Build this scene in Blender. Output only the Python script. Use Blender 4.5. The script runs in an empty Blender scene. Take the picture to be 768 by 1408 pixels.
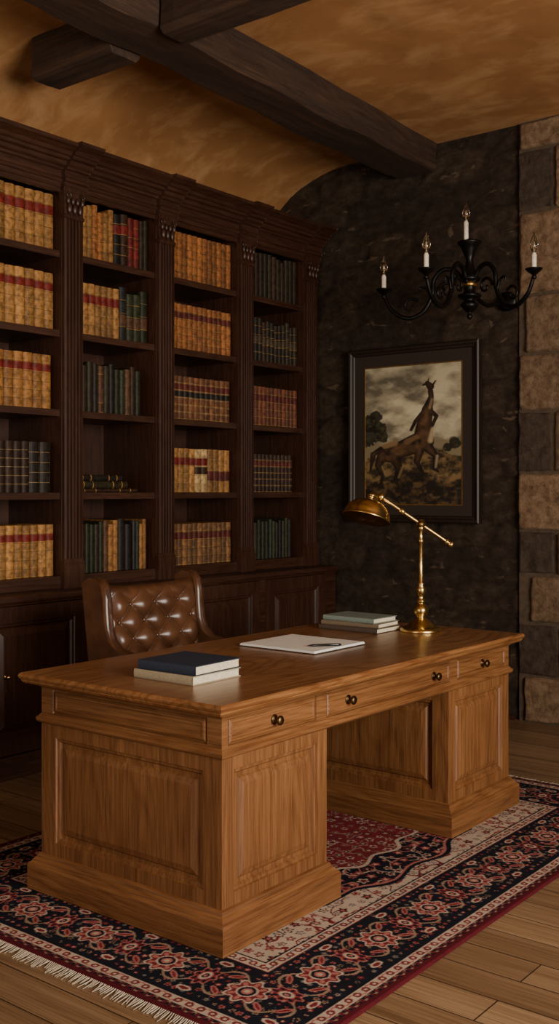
import bpy, math, random
import numpy as np
from mathutils import Vector, Matrix, Euler
random.seed(7)

# ------------------------------------------------------------------ helpers
def lin(c):
    out=[]
    for v in c[:3]:
        v=v/255.0
        out.append(v/12.92 if v<=0.04045 else ((v+0.055)/1.055)**2.4)
    return tuple(out)
def lin4(c): return lin(c)+(1.0,)

class MB:
    def __init__(s): s.V=[];s.F=[];s.M=[];s.S=[];s.C=[]
    def add(s,verts,faces,mat=0,smooth=False,col=(1,1,1)):
        o=len(s.V); s.V.extend([tuple(v) for v in verts])
        for f in faces:
            s.F.append([i+o for i in f]); s.M.append(mat); s.S.append(smooth); s.C.append(col)
    def box(s,x0,x1,y0,y1,z0,z1,mat=0,col=(1,1,1)):
        v=[(x0,y0,z0),(x1,y0,z0),(x1,y1,z0),(x0,y1,z0),(x0,y0,z1),(x1,y0,z1),(x1,y1,z1),(x0,y1,z1)]
        s.add(v,[(0,3,2,1),(4,5,6,7),(0,1,5,4),(1,2,6,5),(2,3,7,6),(3,0,4,7)],mat,False,col)
    def rectstack(s,x0,x1,y0,y1,prof,mat=0,matx=None):
        vs=[]
        for off,z in prof:
            vs+= [(x0-off,y0-off,z),(x1+off,y0-off,z),(x1+off,y1+off,z),(x0-off,y1+off,z)]
        n=len(prof)
        fy=[];fx=[]
        for i in range(n-1):
            for k in range(4):
                a=i*4+k;b=i*4+(k+1)%4
                (fx if k%2==0 else fy).append((a,b,b+4,a+4))
        fy.append((3,2,1,0)); t=(n-1)*4; fy.append((t,t+1,t+2,t+3))
        s.add(vs,fy,mat); s.add(vs,fx,mat if matx is None else matx)
    def panel(s,O,U,V,N,w,h,rings,mats=None):
        """rings: (inset_u,inset_v,depth)"""
        O=Vector(O);U=Vector(U);V=Vector(V);N=Vector(N)
        for i in range(len(rings)):
            iu,iv,d=rings[i]
            cur=[O+U*iu+V*iv+N*d,O+U*(w-iu)+V*iv+N*d,O+U*(w-iu)+V*(h-iv)+N*d,O+U*iu+V*(h-iv)+N*d]
            m=mats[i] if mats else 0
            if i>0:
                vs=prev+cur
                s.add(vs,[(k,(k+1)%4,(k+1)%4+4,k+4) for k in range(4)],m)
            prev=cur
        s.add(prev,[(0,1,2,3)],mats[-1] if mats else 0)
    def prism_z(s,pts,z0,z1,mat=0,smooth=False):
        n=len(pts)
        vs=[(p[0],p[1],z0) for p in pts]+[(p[0],p[1],z1) for p in pts]
        fs=[(k,(k+1)%n,(k+1)%n+n,k+n) for k in range(n)]
        s.add(vs,fs,mat,smooth); s.add(vs,[tuple(range(n))[::-1],tuple(range(n,2*n))],mat,False)
    def prism_y(s,pts,y0,y1,mat=0,smooth=False):
        n=len(pts)
        vs=[(p[0],y0,p[1]) for p in pts]+[(p[0],y1,p[1]) for p in pts]
        fs=[(k,(k+1)%n,(k+1)%n+n,k+n) for k in range(n)]
        fs+= [tuple(range(n)),tuple(range(n,2*n))[::-1]]
        s.add(vs,fs,mat,smooth)
    def lathe(s,prof,M=None,seg=24,mat=0,smooth=True,col=(1,1,1)):
        M=M or Matrix.Identity(4); vs=[];fs=[]
        for r,z in prof:
            for k in range(seg):
                a=2*math.pi*k/seg
                vs.append(M@Vector((r*math.cos(a),r*math.sin(a),z)))
        for i in range(len(prof)-1):
            for k in range(seg):
                a=i*seg+k;b=i*seg+(k+1)%seg
                fs.append((a,b,b+seg,a+seg))
        s.add(vs,fs,mat,smooth,col)
        if prof[0][0]>1e-4: s.add(vs[:seg],[tuple(range(seg))[::-1]],mat,False,col)
        if prof[-1][0]>1e-4: s.add(vs[-seg:],[tuple(range(seg))],mat,False,col)
    def tube(s,pts,rad,seg=10,mat=0,sub=8):
        P=[Vector(p) for p in pts]; R=rad if isinstance(rad,(list,tuple)) else [rad]*len(P)
        C=[];RR=[]
        n=len(P)
        for i in range(n-1):
            p0=P[max(i-1,0)];p1=P[i];p2=P[i+1];p3=P[min(i+2,n-1)]
            for k in range(sub):
                t=k/sub
                C.append(0.5*((2*p1)+(p2-p0)*t+(2*p0-5*p1+4*p2-p3)*t*t+(3*p1-p0-3*p2+p3)*t**3))
                RR.append(R[i]*(1-t)+R[i+1]*t)
        C.append(P[-1]);RR.append(R[-1])
        vs=[];fs=[]
        up=None
        for i,c in enumerate(C):
            T=(C[min(i+1,len(C)-1)]-C[max(i-1,0)]).normalized()
            if up is None:
                up=T.orthogonal().normalized()
            up=(up-T*up.dot(T)).normalized()
            B=T.cross(up)
            for k in range(seg):
                a=2*math.pi*k/seg
                vs.append(c+(up*math.cos(a)+B*math.sin(a))*RR[i])
        for i in range(len(C)-1):
            for k in range(seg):
                a=i*seg+k;b=i*seg+(k+1)%seg
                fs.append((a,b,b+seg,a+seg))
        s.add(vs,fs,mat,True)
        s.add(vs[:seg],[tuple(range(seg))[::-1]],mat); s.add(vs[-seg:],[tuple(range(seg))],mat)
    def ball(s,c,r,mat=0,sc=(1,1,1),seg=16):
        prof=[(max(math.sin(math.pi*i/10),0.0)*r,-math.cos(math.pi*i/10)*r) for i in range(11)]
        M=Matrix.Translation(c)@Matrix.Diagonal((sc[0],sc[1],sc[2],1))
        s.lathe(prof,M,seg,mat)
    def build(s,name,mats,parent=None,bevel=0,seg=2,usecol=False):
        V=np.array(s.V,dtype=float)
        c=(V.min(0)+V.max(0))/2
        me=bpy.data.meshes.new(name)
        me.from_pydata((V-c).tolist(),[],s.F)
        me.polygons.foreach_set('material_index',s.M)
        me.polygons.foreach_set('use_smooth',s.S)
        for m in mats: me.materials.append(m)
        if usecol:
            at=me.color_attributes.new('Col','FLOAT_COLOR','CORNER')
            arr=[]
            for p,cc in zip(s.F,s.C):
                arr.extend((cc[0],cc[1],cc[2],1.0)*len(p))
            at.data.foreach_set('color',arr)
        me.update()
        ob=bpy.data.objects.new(name,me); ob.location=c
        bpy.context.scene.collection.objects.link(ob)
        if parent:
            ob.parent=parent; ob.matrix_parent_inverse=Matrix.Translation(-parent.location)
        if bevel>0:
            b=ob.modifiers.new('bevel','BEVEL'); b.width=bevel; b.segments=seg; b.limit_method='ANGLE'; b.angle_limit=math.radians(40)
        return ob

def empty(name,loc):
    e=bpy.data.objects.new(name,None); e.location=loc; e.empty_display_size=.1
    bpy.context.scene.collection.objects.link(e); return e

def grid_object(name,P,COL,mat,parent=None,smooth=True):
    """P: (ny,nx,3)"""
    ny,nx,_=P.shape
    c=P.reshape(-1,3).mean(0)
    co=(P.reshape(-1,3)-c).astype(np.float32)
    idx=np.arange(ny*nx).reshape(ny,nx)
    q=np.stack([idx[:-1,:-1],idx[:-1,1:],idx[1:,1:],idx[1:,:-1]],-1).reshape(-1,4)
    me=bpy.data.meshes.new(name)
    me.vertices.add(len(co)); me.vertices.foreach_set('co',co.ravel())
    me.loops.add(q.size); me.loops.foreach_set('vertex_index',q.ravel().astype(np.int32))
    me.polygons.add(len(q)); me.polygons.foreach_set('loop_start',(np.arange(len(q))*4).astype(np.int32))
    me.polygons.foreach_set('loop_total',np.full(len(q),4,dtype=np.int32))
    me.polygons.foreach_set('use_smooth',np.full(len(q),smooth))
    me.update(calc_edges=True); me.validate()
    if COL is not None:
        at=me.color_attributes.new('Col','FLOAT_COLOR','POINT')
        a=np.ones((ny*nx,4),np.float32); a[:,:3]=COL.reshape(-1,3); at.data.foreach_set('color',a.ravel())
    me.materials.append(mat)
    ob=bpy.data.objects.new(name,me); ob.location=c
    bpy.context.scene.collection.objects.link(ob)
    if parent:
        ob.parent=parent; ob.matrix_parent_inverse=Matrix.Translation(-parent.location)
    return ob

# numpy noise
def vnoise(x,y,seed=0):
    rs=np.random.RandomState(seed); G=rs.rand(128,128)
    xi=np.floor(x).astype(int);yi=np.floor(y).astype(int)
    fx=x-xi;fy=y-yi;fx=fx*fx*(3-2*fx);fy=fy*fy*(3-2*fy)
    a=G[yi%128,xi%128];b=G[yi%128,(xi+1)%128];c=G[(yi+1)%128,xi%128];d=G[(yi+1)%128,(xi+1)%128]
    return (a*(1-fx)+b*fx)*(1-fy)+(c*(1-fx)+d*fx)*fy
def fbm(x,y,o=4,seed=0):
    s=0;a=.5;t=0
    for i in range(o):
        s=s+a*vnoise(x*2**i,y*2**i,seed+i);t+=a;a*=.5
    return s/t

# ------------------------------------------------------------------ materials
def newmat(name):
    m=bpy.data.materials.new(name); m.use_nodes=True
    nt=m.node_tree; b=nt.nodes['Principled BSDF']; return m,nt,b
def ramp(nt,fac,stops):
    r=nt.nodes.new('ShaderNodeValToRGB'); e=r.color_ramp.elements
    e[0].position=stops[0][0]; e[0].color=lin4(stops[0][1])
    e[1].position=stops[-1][0]; e[1].color=lin4(stops[-1][1])
    for p,c in stops[1:-1]:
        k=e.new(p); k.color=lin4(c)
    nt.links.new(fac,r.inputs['Fac']); return r.outputs['Color']
def noise(nt,vec,scale,detail=5,rough=.55,dist=0):
    n=nt.nodes.new('ShaderNodeTexNoise'); n.inputs['Scale'].default_value=scale; n.inputs['Detail'].default_value=detail
    n.inputs['Roughness'].default_value=rough; n.inputs['Distortion'].default_value=dist
    nt.links.new(vec,n.inputs['Vector']); return n.outputs['Fac']
def coords(nt,scale=(1,1,1),kind='Object'):
    t=nt.nodes.new('ShaderNodeTexCoord'); m=nt.nodes.new('ShaderNodeMapping')
    m.inputs['Scale'].default_value=scale; nt.links.new(t.outputs[kind],m.inputs['Vector']); return m.outputs['Vector']
def mix(nt,a,b,fac,mode='MULTIPLY'):
    m=nt.nodes.new('ShaderNodeMix'); m.data_type='RGBA'; m.blend_type=mode
    for s,v in ((m.inputs[6],a),(m.inputs[7],b),(m.inputs[0],fac)):
        if hasattr(v,'links'): nt.links.new(v,s)
        else: s.default_value=v
    return m.outputs[2]
def bump(nt,b,h,strength=.3,dist=.01):
    n=nt.nodes.new('ShaderNodeBump'); n.inputs['Strength'].default_value=strength; n.inputs['Distance'].default_value=dist
    nt.links.new(h,n.inputs['Height']); nt.links.new(n.outputs['Normal'],b.inputs['Normal'])

def wood(name,dark,mid,light,axis='x',rough=.4,k=1.0,coat=0,figc=(236,228,220)):
    m,nt,b=newmat(name)
    ai='xyz'.index(axis)
    sc=[46*k]*3; sc[ai]=1.5*k
    n1=noise(nt,coords(nt,sc),1.0,8,.7,.1)
    col=ramp(nt,n1,[(.22,dark),(.5,mid),(.78,light)])
    sc=[2.6]*3; sc[ai]=.45
    n4=noise(nt,coords(nt,sc),1.0,2,.4,.2)
    mm=nt.nodes.new('ShaderNodeMath'); mm.operation='MULTIPLY'; mm.inputs[1].default_value=190; nt.links.new(n4,mm.inputs[0])
    ms=nt.nodes.new('ShaderNodeMath'); ms.operation='SINE'; nt.links.new(mm.outputs[0],ms.inputs[0])
    mr=nt.nodes.new('ShaderNodeMapRange'); mr.inputs[1].default_value=-1; mr.inputs[2].default_value=1; nt.links.new(ms.outputs[0],mr.inputs[0])
    fig=ramp(nt,mr.outputs[0],[(.0,figc),(.35,(250,247,245)),(1,(255,255,255))])
    c=mix(nt,col,fig,1.0)
    sc2=[230*k]*3; sc2[ai]=6*k
    n2=noise(nt,coords(nt,sc2),1.0,3,.6)
    pore=ramp(nt,n2,[(.36,(194,184,174)),(.52,(255,255,255))])
    c=mix(nt,c,pore,.8)
    n3=noise(nt,coords(nt,(1,1,1)),1.8,2)
    big=ramp(nt,n3,[(.3,(222,216,210)),(.7,(255,255,255))])
    c=mix(nt,c,big,1.0)
    nt.links.new(c,b.inputs['Base Color']); b.inputs['Roughness'].default_value=rough
    if coat: b.inputs['Coat Weight'].default_value=coat; b.inputs['Coat Roughness'].default_value=.3
    bump(nt,b,n2,.1,.001)
    return m
def plain(name,c,rough=.5,metal=0,nscale=30,var=.15,bmp=0.0,coat=0):
    m,nt,b=newmat(name)
    v=coords(nt); n=noise(nt,v,nscale,4)
    lo=tuple(x*(1-var) for x in c); hi=tuple(min(255,x*(1+var)) for x in c)
    nt.links.new(ramp(nt,n,[(.3,lo),(.7,hi)]),b.inputs['Base Color'])
    b.inputs['Roughness'].default_value=rough; b.inputs['Metallic'].default_value=metal
    if coat: b.inputs['Coat Weight'].default_value=coat
    if bmp: bump(nt,b,n,bmp,.003)
    return m
def colmat(name,rough=.6,nscale=60,lo=.75,bmp=.1,spec=.5):
    m,nt,b=newmat(name)
    a=nt.nodes.new('ShaderNodeVertexColor'); a.layer_name='Col'
    v=coords(nt); n=noise(nt,v,nscale,4)
    g=ramp(nt,n,[(.3,(255*lo,)*3),(.65,(255,255,255))])
    nt.links.new(mix(nt,a.outputs['Color'],g,1.0),b.inputs['Base Color'])
    b.inputs['Roughness'].default_value=rough; b.inputs['Specular IOR Level'].default_value=spec
    if bmp: bump(nt,b,n,bmp,.003)
    return m

DK=((44,25,16),(65,39,27),(84,53,37))
mat_case_v=wood('dark_walnut_vertical',*DK,axis='z',rough=.42,k=1.2)
mat_case_h=wood('dark_walnut_horizontal',*DK,axis='y',rough=.42,k=1.2)
OK=((94,60,33),(126,84,48),(152,106,66))
mat_desk_y=wood('walnut_grain_long',*OK,axis='y',rough=.42)
mat_desk_top=wood('polished_walnut_top',(112,73,41),(146,100,59),(172,123,77),axis='y',rough=.32,coat=.4,figc=(222,208,194))
mat_desk_x=wood('walnut_grain_cross',*OK,axis='x',rough=.44)
mat_desk_z=wood('walnut_grain_vertical',*OK,axis='z',rough=.44)
mat_beam=wood('rough_beam_wood',(34,22,14),(60,40,26),(88,60,39),axis='y',rough=.75,k=.5)
mat_beamx=wood('rough_beam_wood_cross',(34,22,14),(60,40,26),(88,60,39),axis='x',rough=.75,k=.5)
mat_brass=plain('aged_brass',(196,166,106),.27,1,18,.12)
mat_dbrass=plain('dark_bronze',(90,70,46),.35,1,30,.2)
mat_iron=plain('black_wrought_iron',(24,22,21),.38,.7,40,.3,.15)
mat_gold=plain('gold_collar',(190,150,80),.3,1)
mat_candle=plain('candle_sleeve',(225,212,190),.5)
m,nt,b=newmat('tufted_brown_leather'); mat_leather=m
v=coords(nt); n=noise(nt,v,9,4); nt.links.new(ramp(nt,n,[(.3,(62,38,24)),(.7,(94,60,39))]),b.inputs['Base Color'])
b.inputs['Roughness'].default_value=.30; vo=nt.nodes.new('ShaderNodeTexVoronoi'); vo.inputs['Scale'].default_value=260; nt.links.new(v,vo.inputs['Vector'])
bump(nt,b,vo.outputs['Distance'],.12,.001)
m,nt,b=newmat('clear_bulb_glass'); mat_glass=m
b.inputs['Base Color'].default_value=(1,.98,.95,1); b.inputs['Transmission Weight'].default_value=1; b.inputs['Roughness'].default_value=.03; b.inputs['IOR'].default_value=1.45
mat_fil=plain('bulb_filament',(225,205,170),.5,.3)
mat_book=colmat('leather_book_bindings',.55,45,.62,.15,.25)
mat_paper=plain('book_pages',(205,192,165),.8,0,80,.06)
mat_white=plain('writing_paper',(225,222,214),.7,0,10,.02)
mat_frame=wood('picture_frame_wood',(22,15,10),(38,25,18),(54,36,25),'z',.5)
mat_matb=plain('picture_mat_board',(42,30,21),.8,0,60,.1)
mat_paint=colmat('oil_painting',.5,200,.85,.15)
mat_rug=colmat('woven_wool_rug',.95,420,.6,.4,.1)
mat_fringe=plain('rug_fringe',(165,150,130),.9)

# floor boards
m,nt,b=newmat('oak_floor_boards'); mat_floor=m
v=coords(nt,(1,1,1))
br=nt.nodes.new('ShaderNodeTexBrick'); br.offset=.37; br.inputs['Scale'].default_value=1
br.inputs['Brick Width'].default_value=1.9; br.inputs['Row Height'].default_value=.14; br.inputs['Mortar Size'].default_value=.0022
br.inputs['Color1'].default_value=lin4((158,130,99)); br.inputs['Color2'].default_value=lin4((126,100,73)); br.inputs['Mortar'].default_value=lin4((45,34,25))
nt.links.new(v,br.inputs['Vector'])
n1=noise(nt,coords(nt,(.9,24,14)),1.0,7,.65,.4)
g=ramp(nt,n1,[(.25,(185,172,158)),(.5,(232,226,220)),(.75,(255,255,255))])
n2=noise(nt,coords(nt,(3,160,10)),1,3); g2=ramp(nt,n2,[(.3,(205,198,190)),(.6,(255,255,255))])
nt.links.new(mix(nt,mix(nt,br.outputs['Color'],g,1.0),g2,1.0),b.inputs['Base Color']); b.inputs['Roughness'].default_value=.42
bump(nt,b,br.outputs['Fac'],-.4,.003)

# ceiling plaster
m,nt,b=newmat('ochre_mottled_plaster'); mat_ceil=m
n1=noise(nt,coords(nt,(1.5,1,1)),1.6,4,.5,.2)
c1=ramp(nt,n1,[(.3,(134,88,46)),(.7,(166,115,65))])
n2=noise(nt,coords(nt,(1.0,1.7,1.7)),2.8,10,.64,.4)
r2=nt.nodes.new('ShaderNodeValToRGB'); r2.color_ramp.elements[0].position=.47; r2.color_ramp.elements[1].position=.66; r2.color_ramp.elements[1].color=(.5,.5,.5,1); nt.links.new(n2,r2.inputs['Fac'])
c2=mix(nt,c1,lin4((196,152,102)),r2.outputs['Color'],'MIX')
nt.links.new(c2,b.inputs['Base Color']); b.inputs['Roughness'].default_value=.85
bump(nt,b,n2,.25,.012)

# rubble stone
m,nt,b=newmat('dark_rubble_stone'); mat_stone=m
a=nt.nodes.new('ShaderNodeVertexColor'); a.layer_name='Col'
n1=noise(nt,coords(nt,(1,1,1.5)),11,10,.72,.3)
pt=ramp(nt,n1,[(.34,(150,141,133)),(.5,(208,202,195)),(.64,(255,255,255))])
n3=noise(nt,coords(nt,(1,1,2.1)),6,8,.6,.5)
hl=nt.nodes.new('ShaderNodeValToRGB'); hl.color_ramp.elements[0].position=.615; hl.color_ramp.elements[1].position=.66; hl.color_ramp.elements[1].color=(.65,.65,.65,1); nt.links.new(n3,hl.inputs['Fac'])
base=mix(nt,a.outputs['Color'],pt,1.0)
full=mix(nt,base,lin4((96,79,60)),hl.outputs['Color'],'MIX')
nt.links.new(full,b.inputs['Base Color']); b.inputs['Roughness'].default_value=.9; b.inputs['Specular IOR Level'].default_value=.25
bump(nt,b,n1,.5,.014)
m,nt,b=newmat('sandstone_block'); mat_block=m
a=nt.nodes.new('ShaderNodeVertexColor'); a.layer_name='Col'
v=coords(nt); n1=noise(nt,v,16,11,.74,.2); pt=ramp(nt,n1,[(.34,(150,135,120)),(.5,(222,214,206)),(.62,(255,255,255))])
nt.links.new(mix(nt,a.outputs['Color'],pt,1.0),b.inputs['Base Color']); b.inputs['Roughness'].default_value=.88; bump(nt,b,n1,1.0,.014)
mat_wallp=plain('aged_plaster',(130,104,74),.9,0,3,.2,.3)

# ------------------------------------------------------------------ room shell
XL,XR,YB,YF,H=-4.85,2.2,-1.8,5.97,3.64
mb=MB(); mb.box(XL-.1,XR+.1,YB-.1,YF+.1,-.12,0); mb.build('floor',[mat_floor])
mb=MB(); mb.box(XL-.15,XL,YB,YF,0,3.14); mb.build('wall_left',[mat_wallp])
pts=[(XR,H)]
for i in range(17):
    a=math.pi/2*i/16; pts.append((-4.05-.8*math.sin(a),3.14+.5*math.cos(a)))
ys=[YB,YF]
vs=[];fs=[]
for x,z in pts:
    for y in ys: vs.append((x,y,z))
for i in range(len(pts)-1): fs.append((2*i,2*i+1,2*i+3,2*i+2))
mb=MB(); mb.add(vs,fs,0,True); ob=mb.build('ceiling',[mat_ceil])
# far wall: rubble
nx,nz=330,190
xs=np.linspace(XL-.05,XR,nx); zs=np.linspace(0,H+.05,nz); X,Z=np.meshgrid(xs,zs)
rs=np.random.RandomState(3)
cw,ch=.42,.21
Xd=X+.07*(fbm(X*4,Z*4,3,5)-.5)*2; Zd=Z+.05*(fbm(X*4,Z*4,3,9)-.5)*2
F1=np.full(X.shape,9.);F2=np.full(X.shape,9.);ID=np.zeros(X.shape)
ncx,ncz=int((XR-XL)/cw)+3,int(H/ch)+3
for j in range(-1,ncz):
    for i in range(-1,ncx):
        sx=XL+(i+.5+.3*(rs.rand()*2-1)+(.5 if j%2 else 0))*cw; sz=(j+.5+.2*(rs.rand()*2-1))*ch
        k=rs.rand()
        d=np.sqrt(((Xd-sx)/cw)**2+((Zd-sz)/ch)**2)
        c=d<F1; F2=np.where(c,F1,np.minimum(F2,d)); ID=np.where(c,k,ID); F1=np.where(c,d,F1)
e=np.clip((F2-F1)/.16,0,1)
disp=.008*e*(.4+ID)+.020*(fbm(X*7,Z*9,5,20)-.4)
P=np.stack([X,YF-disp+.010,Z],-1)
b0=np.array(lin((70,57,45)));b1=np.array(lin((52,42,34)));mo=np.array(lin((48,38,30)))
C=b0*ID[...,None]+b1*(1-ID[...,None]); C=C*e[...,None]+mo*(1-e[...,None])
grid_object('wall_far',P,C,mat_stone)
# quoin blocks
def stone_block(x0,x1,z0,z1,col,prot):
    n=50;m_=30
    u=np.linspace(0,1,n);w=np.linspace(0,1,m_);U,W=np.meshgrid(u,w)
    g=.007
    Xq=x0+g+(x1-x0-2*g)*U; Zq=z0+g+(z1-z0-2*g)*W
    ed=np.minimum(np.minimum(U,1-U)*(x1-x0),np.minimum(W,1-W)*(z1-z0))
    sd=int(abs(x0*77+z0*31))
    dep=prot*np.clip(ed/.009,0,1)**.5+.016*(fbm(Xq*14,Zq*14,4,sd)-.5)*np.clip(ed/.012,0,1)
    jitx=.022*(fbm(Zq*9+x0,Xq*9,3,4+sd)-.5); jitz=.018*(fbm(Xq*9+x0,Zq*9,3,14+sd)-.5)
    return np.stack([Xq+jitx,YF-.012-dep,Zq+jitz],-1)
rows=[(0,.28,-2.81,1),(.28,.60,-2.58,0),(.60,.895,-2.77,1),(.895,1.158,-2.60,0),(1.158,1.51,-2.85,1),(1.51,1.883,-2.62,0),(1.883,2.226,-2.845,1),(2.226,2.586,-2.80,1),(2.586,3.09,-2.845,1),(3.09,3.465,-2.61,1),(3.465,3.64,-2.84,1)]
mbq=MB()
def put_block(x,xe,z0,z1,cc,prot):
    Pq=stone_block(x,xe,z0,z1,cc,prot)
    ny_,nx_,_=Pq.shape; V=Pq.reshape(-1,3).tolist(); F=[]
    for a in range(ny_-1):
        for b_ in range(nx_-1):
            k=a*nx_+b_; F.append((k,k+1,k+1+nx_,k+nx_))
    mbq.add(V,F,0,True,cc)
for i,(z0,z1,xs0,l) in enumerate(rows):
    x=xs0
    ws=[.50+.12*(i%3),.62]
    for j,w in enumerate(ws):
        xe=min(x+w,-1.75) if j<1 else -1.72
        base=(136,110,84) if l else (104,84,63)
        t=.88+.22*random.random(); cc=lin(tuple(c*t for c in base))
        put_block(x,xe,z0,z1,cc,.022+.01*random.random()); x=xe
    if xs0>-2.7: put_block(-2.85,xs0,z0,z1,lin((72,58,45)),.014)
mbq.build('wall_far_sandstone_quoins',[mat_block],usecol=True)
mb=MB(); mb.box(-2.84,-1.72,YF-.016,YF+.1,0,H); mb.build('wall_far_quoin_mortar',[plain('lime_mortar',(74,60,45),.95)])
def wall_window_x(x0,x1,ya,yb,wy0,wy1,wz0,wz1,name):
    mb=MB(); mb.box(x0,x1,ya,wy0,0,H); mb.box(x0,x1,wy1,yb,0,H); mb.box(x0,x1,wy0,wy1,0,wz0); mb.box(x0,x1,wy0,wy1,wz1,H); mb.build(name,[mat_wallp])
wall_window_x(XR,XR+.3,YB,YF,.4,3.2,.8,2.9,'wall_right')
mb=MB(); mb.box(XL,-3.4,YB-.3,YB,0,H); mb.box(-1.2,XR,YB-.3,YB,0,H); mb.box(-3.4,-1.2,YB-.3,YB,0,.9); mb.box(-3.4,-1.2,YB-.3,YB,2.7,H); mb.build('wall_back',[mat_wallp])
mb=MB()
for y in (.4,1.08,1.77,2.46,3.14): mb.box(XR+.12,XR+.18,y,y+.06,.8,2.9)
for z in (.8,1.5,2.2,2.84): mb.box(XR+.12,XR+.18,.4,3.2,z,z+.06)
mb.build('window_1',[mat_case_v])
mb=MB()
for x in (-3.4,-2.69,-1.98,-1.26): mb.box(x,x+.06,YB-.2,YB-.14,.9,2.7)
for z in (.9,1.5,2.1,2.64): mb.box(-3.4,-1.2,YB-.2,YB-.14,z,z+.06)
mb.build('added_window_back',[mat_case_v])  # invented window, never in view, added to house the back fill lamp
mb=MB(); mb.box(-4.18,-2.86,YF-.045,YF-.03,0,.03); mb.build('baseboard_far',[mat_case_h])

# beams
def rough_beam(name,p0,p1,w,z0,z1,mat,seed):
    p0=Vector(p0+(0,));p1=Vector(p1+(0,)); D=(p1-p0); L=D.length; D.normalize(); S=Vector((-D.y,D.x,0))
    n=int(L/.08); r=.02
    cs=[(-w/2+r,z0),(0,z0),(w/2-r,z0),(w/2,z0+r),(w/2,(z0+z1)/2),(w/2,z1),(-w/2,z1),(-w/2,(z0+z1)/2),(-w/2,z0+r)]
    rn=random.Random(seed); ph=[rn.random()*9 for _ in cs]
    vs=[];fs=[];m_=len(cs)
    for i in range(n+1):
        t=L*i/n
        for k,(a,z) in enumerate(cs):
            j=.004*math.sin(t*3.1+ph[k])+.004*math.sin(t*7.7+ph[k]*2)+.004*(rn.random()-.5)
            q=p0+D*t+S*(a+j*(1 if abs(a)>.01 else 0)); vs.append((q.x,q.y,z+(j if z<z1 else 0)))
    for i in range(n):
        for k in range(m_):
            a=i*m_+k;b_=i*m_+(k+1)%m_; fs.append((a,b_,b_+m_,a+m_))
    fs.append(tuple(range(m_))[::-1]); fs.append(tuple(range(n*m_,n*m_+m_)))
    mb=MB(); mb.add(vs,fs,0); return mb.build(name,[mat],bevel=.004)
rough_beam('ceiling_beam',(-3.57,YF-.02),(-3.25,YB),.31,3.45,H+.02,mat_beam,1)
rough_beam('ceiling_beam',(-4.18,3.42),(-3.62,3.42),.19,3.425,H-.005,mat_beamx,2)
rough_beam('ceiling_beam',(-3.3,3.42),(XR,3.42),.19,3.425,H+.01,mat_beamx,3)

# ------------------------------------------------------------------ bookcase
BC=empty('built_in_bookcase',(-4.5,3.8,0))
cen=[5.85,5.156,4.427,3.725,3.01,2.30,1.59]
Y0,Y1=cen[-1]-.07,5.93
shz=[.95,1.39,1.83,2.25,2.67]
mb=MB()
mb.box(-4.84,-4.80,Y0,Y1,.88,3.0)
for c in cen: mb.box(-4.80,-4.355,c-.068,c+.068,.886,3.0)
mb.box(-4.80,-4.355,5.918,Y1,.886,3.0)
mb.build('carcase',[mat_case_v],BC)
mb=MB()
for i in range(len(cen)-1):
    a,b_=cen[i+1]+.068,cen[i]-.068
    for k,z in enumerate(shz):
        if k==0: mb.box(-4.8,-4.36,a,b_,.886,z)
        else:
            mb.box(-4.8,-4.378,a,b_,z-.032,z); mb.box(-4.378,-4.368,a,b_,z-.036,z+.001)
    mb.box(-4.375,-4.35,a,b_,2.975,3.0)
mb.build('shelves',[mat_case_h],BC,.002)
# pilasters
mb=MB()
for c in cen:
    w=.064; N=5; fw=2*(w-.008)/N; pts_=[(-4.357,c-w),(-4.335,c-w)]
    for k in range(N):
        ya=c-w+.008+k*fw
        for t in range(0,9):
            an=math.pi*t/8
            pts_.append((-4.333-.014*math.sin(an),ya+.003+(fw-.006)*(1-math.cos(an))/2))
    pts_+=[(-4.335,c+w),(-4.357,c+w)]
    mb.prism_z(pts_,1.04,2.86,0)
    mb.rectstack(-4.357,-4.335,c-w,c+w,[(.008,.886),(.008,1.0),(.004,1.01),(.006,1.02),(0,1.04)],0)
    mb.rectstack(-4.357,-4.335,c-w,c+w,[(0,2.84),(.006,2.845),(.006,2.86),(.0,2.865),(.002,2.93),(.012,2.975),(.016,2.98),(.016,3.0)],0)
    for j in (-1,0,1):
        mb.ball((-4.325,c+j*.036,2.895),.018,0,(.7,.9,1.6),10)
    for j in (-.5,.5,-1.5,1.5):
        mb.ball((-4.322,c+j*.032,2.935),.014,0,(.8,.9,1.5),10)
    for sgn in (-1,1):
        sp=[( -4.318,c+sgn*(.05-.018*math.cos(t*.9)*(1-t/9)),2.96+.016*math.sin(t*.9)*(1-t/9)) for t in range(8)]
        mb.tube(sp,.005,6,0,3)
mb.build('fluted_pilasters',[mat_case_v],BC)
# entablature
prof=[(-4.80,3.0),(-4.345,3.0),(-4.345,3.025),(-4.335,3.03),(-4.335,3.045),(-4.34,3.05),(-4.34,3.085),(-4.325,3.09),(-4.32,3.10),(-4.305,3.108),(-4.295,3.125),(-4.275,3.13),(-4.275,3.145),(-4.262,3.15),(-4.25,3.165),(-4.225,3.178),(-4.205,3.185),(-4.205,3.205),(-4.80,3.205)]
mb=MB(); mb.prism_y(prof,Y0-.08,5.955,0)
for c in cen:
    pr=[(x+.028 if x>-4.7 else x+.3,z+(.0015 if z>3.1 else 0)) for x,z in prof]; mb.prism_y(pr,c-.08,min(c+.08,5.958),0)
mb.build('entablature_cornice',[mat_case_h],BC,.0015)
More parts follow.
